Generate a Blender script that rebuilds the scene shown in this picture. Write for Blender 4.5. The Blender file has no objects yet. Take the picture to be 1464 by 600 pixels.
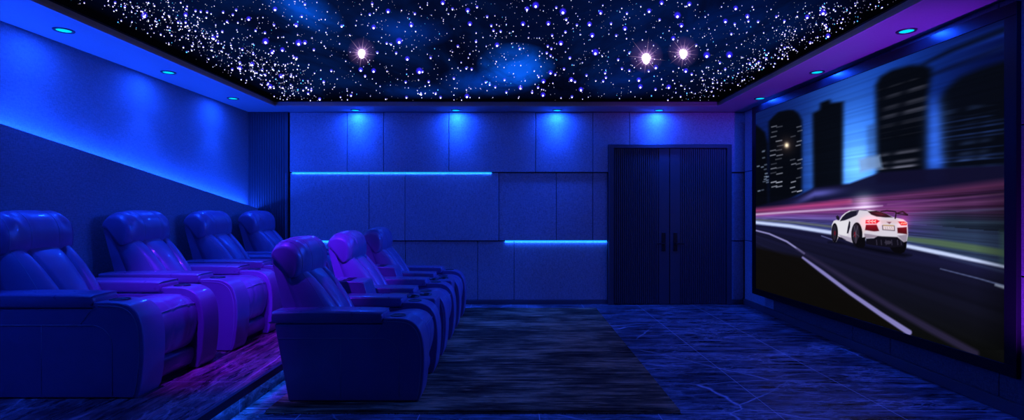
import bpy, bmesh, math, random
import numpy as np
from mathutils import Vector, Matrix

random.seed(7)
rng = np.random.default_rng(11)
scene = bpy.context.scene
COL = scene.collection
PI = math.pi

# ------------------------------------------------------------------ camera
FPX, VX, VY, EYE = 750.0, 738.0, 301.0, 1.33
cam_d = bpy.data.cameras.new('camera')
cam = bpy.data.objects.new('camera', cam_d)
COL.objects.link(cam)
cam.location = (0, 0, EYE)
cam.rotation_euler = (PI / 2, 0, 0)
cam_d.sensor_width = 36
cam_d.lens = 36 * FPX / 1464
cam_d.shift_x = (732 - VX) / 1464
cam_d.shift_y = (VY - 300) / 1464
cam_d.clip_start = 0.05
scene.camera = cam
vs = scene.view_settings
vs.view_transform = 'Standard'
try:
    vs.look = 'None'
except Exception:
    pass
vs.gamma = 1.0
vs.exposure = 0.0
vs.use_curve_mapping = False


# ------------------------------------------------------------------ helpers
def tag(o, label=None, cat=None, group=None, kind=None):
    if label: o['label'] = label
    if cat: o['category'] = cat
    if group: o['group'] = group
    if kind: o['kind'] = kind
    return o


def empty(name, loc=(0, 0, 0), rz=0.0):
    o = bpy.data.objects.new(name, None)
    o.empty_display_size = 0.1
    COL.objects.link(o)
    o.location = loc
    o.rotation_euler = (0, 0, rz)
    return o


class MB:
    """collects vertices and faces of one mesh"""
    def __init__(self):
        self.v, self.f = [], []

    def add(self, verts, faces):
        n = len(self.v)
        self.v += [tuple(p) for p in verts]
        self.f += [tuple(i + n for i in f) for f in faces]
        return self

    def box(self, x0, x1, y0, y1, z0, z1):
        v = [(x0, y0, z0), (x1, y0, z0), (x1, y1, z0), (x0, y1, z0),
             (x0, y0, z1), (x1, y0, z1), (x1, y1, z1), (x0, y1, z1)]
        f = [(3, 2, 1, 0), (4, 5, 6, 7), (0, 1, 5, 4), (1, 2, 6, 5), (2, 3, 7, 6), (3, 0, 4, 7)]
        return self.add(v, f)

    def prism(self, pts, axis, a, b):
        """extrude polygon pts (p,q) along axis from a to b; axis 'x': (y,z) 'y': (x,z) 'z': (x,y)"""
        def P(p, q, t):
            return {'x': (t, p, q), 'y': (p, t, q), 'z': (p, q, t)}[axis]
        n = len(pts)
        v = [P(p, q, a) for p, q in pts] + [P(p, q, b) for p, q in pts]
        f = [tuple(range(n - 1, -1, -1)), tuple(range(n, 2 * n))]
        for i in range(n):
            j = (i + 1) % n
            f.append((i, j, n + j, n + i))
        return self.add(v, f)

    def lathe(self, prof, c=(0, 0, 0), seg=24, cap=True):
        """revolve (r,z) profile round z"""
        v, f = [], []
        for r, z in prof:
            for k in range(seg):
                a = 2 * PI * k / seg
                v.append((c[0] + r * math.cos(a), c[1] + r * math.sin(a), c[2] + z))
        m = len(prof)
        for i in range(m - 1):
            for k in range(seg):
                k2 = (k + 1) % seg
                f.append((i * seg + k, i * seg + k2, (i + 1) * seg + k2, (i + 1) * seg + k))
        if cap:
            f.append(tuple(range(seg - 1, -1, -1)))
            f.append(tuple((m - 1) * seg + k for k in range(seg)))
        return self.add(v, f)

    def tube(self, path, r=0.003, seg=6, closed=False):
        pts = [Vector(p) for p in path]
        n = len(pts)
        v, f = [], []
        up = Vector((0, 1, 0))
        for i, p in enumerate(pts):
            d = (pts[min(i + 1, n - 1)] - pts[max(i - 1, 0)])
            if d.length < 1e-9: d = Vector((1, 0, 0))
            d.normalize()
            u = up if abs(d.dot(up)) < 0.95 else Vector((0, 0, 1))
            a = d.cross(u).normalized()
            b = d.cross(a).normalized()
            for k in range(seg):
                t = 2 * PI * k / seg
                v.append(tuple(p + a * (r * math.cos(t)) + b * (r * math.sin(t))))
        for i in range(n - 1):
            for k in range(seg):
                k2 = (k + 1) % seg
                f.append((i * seg + k, i * seg + k2, (i + 1) * seg + k2, (i + 1) * seg + k))
        f.append(tuple(range(seg - 1, -1, -1)))
        f.append(tuple((n - 1) * seg + k for k in range(seg)))
        return self.add(v, f)

    def build(self, name, mat, parent=None, smooth=False, bevel=0.0, bseg=3, kind=None, angle=40):
        me = bpy.data.meshes.new(name)
        me.from_pydata(self.v, [], self.f)
        bm = bmesh.new()
        bm.from_mesh(me)
        bmesh.ops.recalc_face_normals(bm, faces=bm.faces)
        if bevel > 0:
            es = [e for e in bm.edges if len(e.link_faces) == 2 and e.calc_face_angle(0) > math.radians(angle)]
            bmesh.ops.bevel(bm, geom=es, offset=bevel, segments=bseg, profile=0.5, affect='EDGES', clamp_overlap=True)
        for fc in bm.faces:
            fc.smooth = smooth
        bm.to_mesh(me)
        bm.free()
        me.materials.append(mat)
        o = bpy.data.objects.new(name, me)
        COL.objects.link(o)
        if parent: o.parent = parent
        if kind: o['kind'] = kind
        return o


def catmull(pts, sub=6, closed=False):
    out = []
    n = len(pts)
    rngi = range(n if closed else n - 1)
    for i in rngi:
        if closed:
            p = [pts[(i + k - 1) % n] for k in range(4)]
        else:
            p = [pts[max(0, min(n - 1, i + k - 1))] for k in range(4)]
        for s in range(sub):
            t = s / sub
            out.append(tuple(0.5 * (2 * p[1][d] + (p[2][d] - p[0][d]) * t
                       + (2 * p[0][d] - 5 * p[1][d] + 4 * p[2][d] - p[3][d]) * t * t
                       + (3 * p[1][d] - p[0][d] - 3 * p[2][d] + p[3][d]) * t ** 3) for d in range(len(pts[0]))))
    if not closed: out.append(tuple(pts[-1]))
    return out


def copy_tree(o, parent=None):
    c = o.copy()
    COL.objects.link(c)
    if parent is not None: c.parent = parent
    for ch in list(o.children):
        copy_tree(ch, c)
    return c


# ------------------------------------------------------------------ materials
class NT:
    def __init__(self, name):
        self.m = bpy.data.materials.new(name)
        self.m.use_nodes = True
        self.t = self.m.node_tree
        self.t.nodes.clear()
        self.out = self.t.nodes.new('ShaderNodeOutputMaterial')

    def n(self, typ, **kw):
        nd = self.t.nodes.new(typ)
        for k, v in kw.items():
            if k.startswith('i_'):
                nd.inputs[k[2:].replace('_', ' ')].default_value = v
            else:
                setattr(nd, k, v)
        return nd

    def l(self, a, b):
        self.t.links.new(a, b)

    def coord(self, scale=(1, 1, 1), rot=(0, 0, 0), loc=(0, 0, 0)):
        tc = self.n('ShaderNodeTexCoord')
        mp = self.n('ShaderNodeMapping')
        mp.inputs['Scale'].default_value = scale
        mp.inputs['Rotation'].default_value = rot
        mp.inputs['Location'].default_value = loc
        self.l(tc.outputs['Object'], mp.inputs['Vector'])
        return mp.outputs['Vector']

    def noise(self, vec, scale, detail=4, rough=0.55, dist=0.0):
        nd = self.n('ShaderNodeTexNoise')
        nd.inputs['Scale'].default_value = scale
        nd.inputs['Detail'].default_value = detail
        nd.inputs['Roughness'].default_value = rough
        nd.inputs['Distortion'].default_value = dist
        self.l(vec, nd.inputs['Vector'])
        return nd.outputs['Fac']

    def ramp(self, fac, stops):
        r = self.n('ShaderNodeValToRGB')
        e = r.color_ramp.elements
        while len(e) < len(stops): e.new(0.5)
        for el, (p, c) in zip(e, stops):
            el.position = p
            el.color = (c[0], c[1], c[2], 1) if isinstance(c, (tuple, list)) else (c, c, c, 1)
        self.l(fac, r.inputs['Fac'])
        return r.outputs['Color']

    def math(self, op, a, b=None, c=None):
        nd = self.n('ShaderNodeMath', operation=op)
        for i, x in enumerate((a, b, c)):
            if x is None: continue
            if isinstance(x, (int, float)): nd.inputs[i].default_value = x
            else: self.l(x, nd.inputs[i])
        return nd.outputs[0]

    def mix(self, fac, a, b, mode='MIX'):
        nd = self.n('ShaderNodeMix', data_type='RGBA', blend_type=mode)
        for s, x in ((nd.inputs[0], fac), (nd.inputs[6], a), (nd.inputs[7], b)):
            if isinstance(x, (int, float)): s.default_value = x
            elif isinstance(x, tuple): s.default_value = (x[0], x[1], x[2], 1)
            else: self.l(x, s)
        return nd.outputs[2]

    def bsdf(self, color, rough=0.5, bump=None, bstr=0.2, bdist=0.01, metallic=0.0, spec=0.5, coat=0.0):
        b = self.n('ShaderNodeBsdfPrincipled')
        for s, x in ((b.inputs['Base Color'], color), (b.inputs['Roughness'], rough)):
            if isinstance(x, (int, float)): s.default_value = x
            elif isinstance(x, tuple): s.default_value = (x[0], x[1], x[2], 1)
            else: self.l(x, s)
        b.inputs['Metallic'].default_value = metallic
        b.inputs['Specular IOR Level'].default_value = spec
        b.inputs['Coat Weight'].default_value = coat
        if bump is not None:
            bp = self.n('ShaderNodeBump')
            bp.inputs['Strength'].default_value = bstr
            bp.inputs['Distance'].default_value = bdist
            self.l(bump, bp.inputs['Height'])
            self.l(bp.outputs['Normal'], b.inputs['Normal'])
        self.l(b.outputs[0], self.out.inputs['Surface'])
        return self.m

    def emit(self, color, strength):
        e = self.n('ShaderNodeEmission')
        if isinstance(color, tuple): e.inputs['Color'].default_value = (*color[:3], 1)
        else: self.l(color, e.inputs['Color'])
        e.inputs['Strength'].default_value = strength
        self.l(e.outputs[0], self.out.inputs['Surface'])
        return self.m


def mat_fabric(name, col, var=0.35, sc=240):
    t = NT(name)
    v = t.coord()
    v2 = t.coord(scale=(1, 1, 0.25))
    v3 = t.coord(scale=(0.25, 0.25, 1))
    a = t.noise(v2, sc, 2)
    b = t.noise(v3, sc, 2)
    w = t.math('MULTIPLY', t.math('ADD', a, b), 0.5)
    c = t.noise(v, 2.2, 3)
    m1 = t.ramp(w, [(0.36, tuple(x * (1 - var) for x in col)), (0.64, tuple(min(1, x * (1 + var)) for x in col))])
    col2 = t.mix(t.math('MULTIPLY', c, 0.25), m1, tuple(x * 0.7 for x in col))
    return t.bsdf(col2, 0.9, bump=w, bstr=0.35, bdist=0.004, spec=0.2)


def mat_leather(name, col, rough=0.38):
    t = NT(name)
    v = t.coord()
    fine = t.noise(v, 130, 3)
    mid = t.noise(v, 9, 3, dist=0.6)
    h = t.math('ADD', t.math('MULTIPLY', fine, 0.06), mid)
    c = t.mix(t.noise(v, 3.5, 3), tuple(x * 0.85 for x in col), tuple(x * 1.1 for x in col))
    r = t.ramp(t.noise(v, 14, 2), [(0.3, rough - 0.05), (0.7, rough + 0.06)])
    return t.bsdf(c, r, bump=h, bstr=0.18, bdist=0.012, spec=0.6, coat=0.25)


def mat_plain(name, col, rough=0.5, metallic=0.0, spec=0.5, nscale=60):
    t = NT(name)
    v = t.coord()
    nz = t.noise(v, nscale, 3)
    c = t.mix(nz, tuple(x * 0.88 for x in col), tuple(x * 1.1 for x in col))
    return t.bsdf(c, rough, bump=nz, bstr=0.05, bdist=0.002, metallic=metallic, spec=spec)


def mat_marble(name, dark, light, vein, long_axis='x', gx=(), gy=None, rot=0.0, veins=1.0, rough=(0.22, 0.4)):
    t = NT(name)
    def sc(a, b): return (a, b, 3.0) if long_axis == 'x' else (b, a, 3.0)
    s1 = t.noise(t.coord(scale=sc(0.8, 7.0), rot=(0, 0, rot)), 2.2, 9, 0.68, 0.5)
    s2 = t.noise(t.coord(scale=sc(2.5, 30.0), rot=(0, 0, rot)), 2.0, 6, 0.7, 0.3)
    s = t.math('ADD', t.math('MULTIPLY', s1, 0.65), t.math('MULTIPLY', s2, 0.35))
    base = t.ramp(s, [(0.44, dark), (0.52, tuple(0.75 * a + 0.25 * b for a, b in zip(dark, light))), (0.62, light)])
    def ridge(scale, nsc, p, det, dist, r0=0.0, loc=(0, 0, 0)):
        nz = t.noise(t.coord(scale=scale, rot=(0, 0, rot + r0), loc=loc), nsc, det, 0.6, dist)
        d_ = t.math('SUBTRACT', 1.0, t.math('ABSOLUTE', t.math('MULTIPLY', t.math('SUBTRACT', nz, 0.5), 2.0)))
        return t.math('POWER', d_, p)
    gate = t.ramp(t.noise(t.coord(scale=sc(0.7, 1.6)), 1.6, 3), [(0.40, 0.15), (0.62, 1.0)])
    net = t.math('MAXIMUM', t.math('MULTIPLY', ridge(sc(1.0, 2.6), 1.9, 30, 7, 0.6), 0.55),
                 t.math('MULTIPLY', ridge(sc(1.6, 5.0), 3.4, 26, 7, 0.8, 0.25, (4, 2, 0)), 0.40))
    net = t.math('MULTIPLY', t.math('MULTIPLY', net, gate), veins)
    # long straight veins
    wv = t.n('ShaderNodeTexVoronoi', feature='DISTANCE_TO_EDGE')
    wv.inputs['Scale'].default_value = 0.75
    vcoord = t.coord(scale=sc(0.8, 1.5), rot=(0, 0, rot + 0.3))
    wob = t.n('ShaderNodeTexNoise')
    wob.inputs['Scale'].default_value = 3.0
    wob.inputs['Detail'].default_value = 5
    t.l(vcoord, wob.inputs['Vector'])
    add_ = t.n('ShaderNodeMixRGB', blend_type='LINEAR_LIGHT')
    add_.inputs['Fac'].default_value = 0.05
    t.l(vcoord, add_.inputs['Color1'])
    t.l(wob.outputs['Color'], add_.inputs['Color2'])
    t.l(add_.outputs[0], wv.inputs['Vector'])
    maj = t.ramp(wv.outputs['Distance'], [(0.0, 1.0), (0.006, 0.0)])
    gate2 = t.ramp(t.noise(t.coord(), 0.9, 2), [(0.45, 0.0), (0.60, 1.0)])
    maj = t.math('MULTIPLY', t.math('MULTIPLY', maj, gate2), 0.8 * veins)
    c = t.mix(t.math('MAXIMUM', net, maj), base, vein)
    # tile joints
    tc = t.n('ShaderNodeTexCoord')
    sp = t.n('ShaderNodeSeparateXYZ')
    t.l(tc.outputs['Object'], sp.inputs[0])
    def joint(o, per, off, w):
        fr = t.math('PINGPONG', t.math('SUBTRACT', o, off), per / 2)
        return t.math('LESS_THAN', fr, w)
    j = None
    for o, spec in ((sp.outputs[0], gx), (sp.outputs[1], gy)):
        if spec:
            q = joint(o, spec[0], spec[1], 0.003)
            j = q if j is None else t.math('MAXIMUM', j, q)
    if j is not None:
        c = t.mix(t.math('MULTIPLY', j, 0.6), c, vein)
    r = t.ramp(s, [(0.35, rough[0]), (0.65, rough[1])])
    return t.bsdf(c, r, bump=s, bstr=0.3, bdist=0.012, spec=0.35)


BLUE = (0.012, 0.085, 1.0)
COVE, WASH_L, WASH_B, WASH_R, DISC, DISC_R, UP = 115, 80, 50, 600, 15, 1.5, 470
M = {}
M['wall_upper'] = mat_fabric('wall_upper_fabric', (0.25, 0.25, 0.27), 0.22, 150)
M['wall_lower'] = mat_fabric('wall_lower_fabric', (0.20, 0.20, 0.23), 0.30, 150)
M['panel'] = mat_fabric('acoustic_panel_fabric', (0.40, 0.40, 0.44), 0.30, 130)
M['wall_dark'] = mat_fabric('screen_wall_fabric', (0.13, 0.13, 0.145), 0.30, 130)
M['shadow_gap'] = mat_plain('dark_backing', (0.03, 0.03, 0.035), 0.8)
M['soffit'] = mat_plain('soffit_paint', (0.34, 0.33, 0.35), 0.55)
M['lip'] = mat_plain('lip_paint', (0.40, 0.36, 0.42), 0.5)
M['recess'] = mat_plain('recess_black', (0.012, 0.012, 0.016), 0.8)
M['leather'] = mat_leather('leather', (0.18, 0.105, 0.23), 0.36)
M['leather_pad'] = mat_leather('leather_arm_pad', (0.17, 0.10, 0.22), 0.32)
M['thread'] = mat_plain('stitching_thread', (0.26, 0.22, 0.30), 0.6)
M['black'] = mat_plain('black_plastic', (0.012, 0.012, 0.014), 0.35)
M['plinth'] = mat_plain('plinth_black', (0.02, 0.02, 0.022), 0.7)
M['cup_ring'] = mat_plain('cup_holder_metal', (0.03, 0.03, 0.034), 0.3, metallic=0.5)
M['tray'] = mat_plain('tray_wood', (0.22, 0.10, 0.08), 0.35)
M['door'] = mat_plain('door_lacquer', (0.075, 0.075, 0.09), 0.45)
M['pillar'] = mat_plain('pillar_lacquer', (0.05, 0.05, 0.06), 0.45)
M['baseboard'] = mat_plain('baseboard_paint', (0.10, 0.10, 0.115), 0.5)
M['frame'] = mat_plain('screen_frame_black', (0.004, 0.004, 0.006), 0.34, spec=0.18)
M['ring'] = mat_plain('downlight_ring', (0.05, 0.05, 0.06), 0.35)
M['nosing'] = mat_plain('step_nosing', (0.03, 0.03, 0.04), 0.45)
M['floor'] = mat_marble('floor_marble', (0.003, 0.003, 0.005), (0.30, 0.30, 0.35), (0.95, 0.93, 1.0), 'x', (0.78, 1.71), (1.35, 3.49))
M['platform'] = mat_marble('platform_marble', (0.02, 0.008, 0.010), (0.55, 0.17, 0.19), (0.95, 0.55, 0.6), 'y', None, (1.8, 3.6), rot=0.12)
M['riser'] = mat_marble('riser_marble', (0.03, 0.03, 0.035), (0.34, 0.34, 0.38), (0.7, 0.7, 0.75), 'y', None, (0.8, 3.45))


def mat_rug():
    t = NT('rug_pile')
    v = t.coord(scale=(1.1, 11, 1))
    s1 = t.noise(v, 2.2, 8, 0.7, 0.5)
    v2 = t.coord(scale=(5, 60, 1))
    s2 = t.noise(v2, 2.0, 4, 0.7)
    big = t.noise(t.coord(scale=(0.7, 1.6, 1)), 1.6, 3)
    s = t.math('ADD', t.math('ADD', t.math('MULTIPLY', s1, 0.5), t.math('MULTIPLY', s2, 0.15)), t.math('MULTIPLY', big, 0.35))
    c = t.ramp(s, [(0.41, (0.02, 0.013, 0.008)), (0.5, (0.18, 0.11, 0.055)), (0.58, (0.75, 0.42, 0.20))])
    pile = t.noise(t.coord(), 420, 2)
    return t.bsdf(c, 0.95, bump=t.math('ADD', pile, s), bstr=0.5, bdist=0.01, spec=0.1)


M['rug'] = mat_rug()
M['led'] = NT('led_strip_glow').emit((0.01, 0.36, 1.0), 1.6)
M['led_cove'] = NT('cove_strip_glow').emit((0.012, 0.10, 1.0), 4.0)
M['led_step'] = NT('step_strip_glow').emit((0.008, 0.10, 1.0), 75.0)
M['lens'] = NT('downlight_lens_glow').emit((0.0, 0.62, 1.0), 1.3)
M['lens_purple'] = NT('spot_lens_glow').emit((0.55, 0.05, 1.0), 1.5)

# ------------------------------------------------------------------ room
H = 2.73
XL, XR, YB, YN = -3.8, 3.25, 7.5, -1.6
SIN_L, SIN_R, SIN_B, SIN_N = -3.25, 2.72, 7.05, 0.2     # soffit inner edges
PLAT = 0.157
PX = -1.82                                              # platform edge
T = 0.12

MB().box(PX - 0.02, XR + T, YN - T, YB + T, -0.1, 0.0).build('floor', M['floor'], kind='structure')
# stepped platform under the rear row
plat = MB().box(XL, PX, YN, YB, 0.0, PLAT - 0.045).build('floor_step', M['riser'], kind='structure')
MB().box(XL, PX, YN, YB, PLAT - 0.045, PLAT).build('tread', M['platform'], plat)
MB().prism([(PX, PLAT + 0.002), (PX, PLAT - 0.018), (PX + 0.018, PLAT - 0.018), (PX + 0.018, PLAT - 0.052), (PX + 0.028, PLAT - 0.052), (PX + 0.028, PLAT + 0.002)], 'y', YN, YB).build('nosing', M['nosing'], plat, bevel=0.002, bseg=1)
# walls
MB().box(XL - T, XL, YN - T, YB + T, -0.1, H + 0.4).build('wall_left', M['wall_upper'], kind='structure')
MB().box(XR, XR + T, YN - T, YB + T, -0.1, H + 0.4).build('wall_right', M['shadow_gap'], kind='structure')
wb = MB().box(XL - T, XR + T, YB, YB + T, -0.1, H + 0.4).build('wall_back', M['shadow_gap'], kind='structure')
MB().box(XL - T, XR + T, YN - T, YN, -0.1, H + 0.4).build('wall_rear', M['wall_lower'], kind='structure')


# ceiling: soffit ring with its lip
cm = MB()
cm.box(XL, SIN_L, YN, YB, H, H + 0.06)
cm.box(SIN_R, XR, YN, YB, H, H + 0.06)
cm.box(SIN_L, SIN_R, SIN_B, YB, H, H + 0.06)
cm.box(SIN_L, SIN_R, YN, SIN_N, H, H + 0.06)
ceil = cm.build('ceiling', M['soffit'], kind='structure')
lm = MB()
lw = 0.02
lm.box(SIN_L, SIN_L + lw, SIN_N, SIN_B, H - 0.002, H + 0.02)
lm.box(SIN_R - lw, SIN_R, SIN_N, SIN_B, H - 0.002, H + 0.02)
lm.box(SIN_L + lw, SIN_R - lw, SIN_B - lw, SIN_B, H - 0.002, H + 0.02)
lm.box(SIN_L + lw, SIN_R - lw, SIN_N, SIN_N + lw, H - 0.002, H + 0.02)
lm.build('lip', M['lip'], ceil)
ZS = H + 0.075
rm = MB()
rm.box(SIN_L - 0.02, SIN_L, SIN_N, SIN_B, H + 0.06, ZS)
rm.box(SIN_R, SIN_R + 0.02, SIN_N, SIN_B, H + 0.06, ZS)
rm.box(SIN_L - 0.02, SIN_R + 0.02, SIN_B, SIN_B + 0.02, H + 0.06, ZS)
rm.box(SIN_L - 0.02, SIN_R + 0.02, SIN_N - 0.02, SIN_N, H + 0.06, ZS)
rm.build('recess', M['recess'], ceil)


# ---- star panel
def mat_star_panel():
    t = NT('night_sky_print')
    tc = t.n('ShaderNodeTexCoord')
    obj = tc.outputs['Object']
    n1 = t.noise(t.coord(scale=(1, 0.5, 1)), 0.9, 5, 0.6, 0.5)
    base = t.ramp(n1, [(0.33, (0.0003, 0.0008, 0.006)), (0.5, (0.0006, 0.003, 0.022)), (0.66, (0.001, 0.010, 0.075))])
    cl = t.noise(t.coord(scale=(1, 0.45, 1)), 2.6, 6, 0.62, 0.7)
    tot = base
    # (pixel x, pixel y, half width px, half height px, strength)
    for px, py, hw, hh, st, col in ((738, 98, 46, 26, 0.8, (0.002, 0.10, 0.80)), (700, 118, 60, 18, 0.35, (0.001, 0.06, 0.6)),
                                    (434, 14, 40, 34, 0.55, (0.001, 0.07, 0.6)), (575, 44, 60, 22, 0.22, (0.001, 0.05, 0.5)),
                                    (905, 112, 60, 30, 0.16, (0.001, 0.035, 0.40)), (600, 133, 50, 14, 0.2, (0.001, 0.05, 0.5)),
                                    (1040, 40, 120, 50, 0.07, (0.001, 0.04, 0.4)), (930, 30, 200, 60, 0.05, (0.001, 0.04, 0.4))):
        py = max(py, 4)
        Y = FPX * (ZS - EYE) / (VY - py)
        X = (px - VX) * Y / FPX
        rx = hw * Y / FPX
        ry = hh * Y * Y / (FPX * (ZS - EYE))
        mp = t.n('ShaderNodeMapping')
        mp.inputs['Location'].default_value = (-X / rx, -Y / ry, 0)
        mp.inputs['Scale'].default_value = (1 / rx, 1 / ry, 0)
        t.l(obj, mp.inputs['Vector'])
        ln = t.n('ShaderNodeVectorMath', operation='LENGTH')
        t.l(mp.outputs[0], ln.inputs[0])
        fall = t.ramp(t.math('MULTIPLY', ln.outputs['Value'], 0.5), [(0.0, 1.0), (0.28, 0.45), (0.62, 0.0)])
        k = t.math('MULTIPLY', t.math('MULTIPLY', fall, t.ramp(cl, [(0.30, 0.10), (0.60, 1.0)])), st * 2.2)
        tot = t.mix(1.0, tot, t.mix(k, (0, 0, 0), col), 'ADD')
    # fade to black near the edge of the print
    sp = t.n('ShaderNodeSeparateXYZ')
    t.l(obj, sp.inputs[0])
    def edge(o, a, b, w):
        d1 = t.math('SUBTRACT', o, a)
        d2 = t.math('SUBTRACT', b, o)
        return t.ramp(t.math('DIVIDE', t.math('MINIMUM', d1, d2), w), [(0.25, 0.0), (1.0, 1.0)])
    e = t.math('MULTIPLY', edge(sp.outputs[0], SIN_L, SIN_R, 0.5), edge(sp.outputs[1], SIN_N, SIN_B + 0.1, 0.7))
    tot = t.mix(e, (0.0002, 0.0003, 0.0012), tot)
    return t.emit(tot, 1.0)


def star_glow_mat():
    t = NT('star_points_glow')
    at = t.n('ShaderNodeAttribute', attribute_name='glow')
    e = t.n('ShaderNodeEmission')
    t.l(at.outputs['Color'], e.inputs['Color'])
    e.inputs['Strength'].default_value = 1.0
    tr = t.n('ShaderNodeBsdfTransparent')
    ad = t.n('ShaderNodeAddShader')
    t.l(e.outputs[0], ad.inputs[0])
    t.l(tr.outputs[0], ad.inputs[1])
    t.l(ad.outputs[0], t.out.inputs['Surface'])
    return t.m


sky = MB().box(SIN_L - 0.02, SIN_R + 0.02, SIN_N - 0.02, SIN_B + 0.02, ZS, ZS + 0.02).build('star_panel', mat_star_panel())
sky.parent = ceil
sky['label'] = 'backlit night sky ceiling panel printed with stars and blue nebulae'


def star_points():
    """list of (x, y, radius, kind) on the panel, measured from the photograph plus fine scatter"""
    pts = []
    k = 400 / 1412
    v1 = '228,12 375,77,3 277,34 588,44 584,73,2 546,111 584,111 634,53 660,57 692,59 773,60 822,73 839,49 793,108 902,94,2 1035,45,2 1186,20 1170,81 1142,126,2 1030,125 1371,131 937,153 984,164 987,208,3 769,158 724,191,2 744,180 748,215 1154,216,3 1186,213,2 1231,250 1072,250,2 1021,262,2 925,271 870,248 1144,292 1130,288 858,316 858,343,2 920,323,2 970,352 986,377 1065,383,2 1115,383 819,349 1011,435,2 1000,420 1281,412 1319,356 1260,498 1218,453 1202,470'
    v2 = '290,18 370,55,2 505,68 278,72 646,13,2 695,44 772,51,2 819,34 870,83 1071,44,2 1115,26,3 1252,58,2 1269,98 1219,37 136,130 297,136,2 487,125,2 426,207,3 783,119,2 891,128 902,153 938,157 1051,119,2 1179,117,2 1386,121,2 1323,125 1198,177 1400,177,2 1265,160 363,217 385,222 722,232 920,226,2 814,208 1034,244 1176,232 1194,244 1171,266 1190,280 1243,217,2 1287,292 316,264 411,266 467,295,2 585,290 232,351,2 297,356,2 254,383 528,358,3 544,360 575,411 459,413 702,394 765,343 792,348 1190,365,2 1214,375 1154,409,2 1130,386 863,413 883,425 1038,441,2 967,464 911,438 958,401 1097,465 1127,440 1152,477,2 1343,450 1295,400 1258,347 610,471 537,474 768,484,2 463,490 635,490 25,500 183,480 45,412 1298,487'
    v3 = '17,58,3 34,97 151,121,2 207,62,2 165,177,2 181,264,3 30,160 6,217,2 53,291 260,118 340,66 452,54,2 515,13,2 655,19,2 595,77,3 615,127,2 505,99 574,193,2 330,143,2 286,178 352,266 352,355 889,40,2 837,106,2 948,81,2 953,105 884,120 1002,108 867,170 743,278,3 857,276,3 809,316 836,348 690,227 637,356,2 667,373 486,338,2 450,357 400,402,2 408,436,2 484,450 551,438,2 59,401,2 78,411 108,451,2 230,367 234,390 220,408 315,345 136,379 296,300 1094,83 1250,85,2 1330,62,3 1135,105 1347,135 1355,180,2 1136,242 1043,295 1005,313 960,320 1265,215'
    for off, s in ((100, v1), (450, v2), (800, v3)):
        for w in s.split():
            a = [float(q) for q in w.split(',')]
            pts.append((off + a[0] * k, a[1] * k, int(a[2]) if len(a) > 2 else 1))
    return pts


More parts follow.
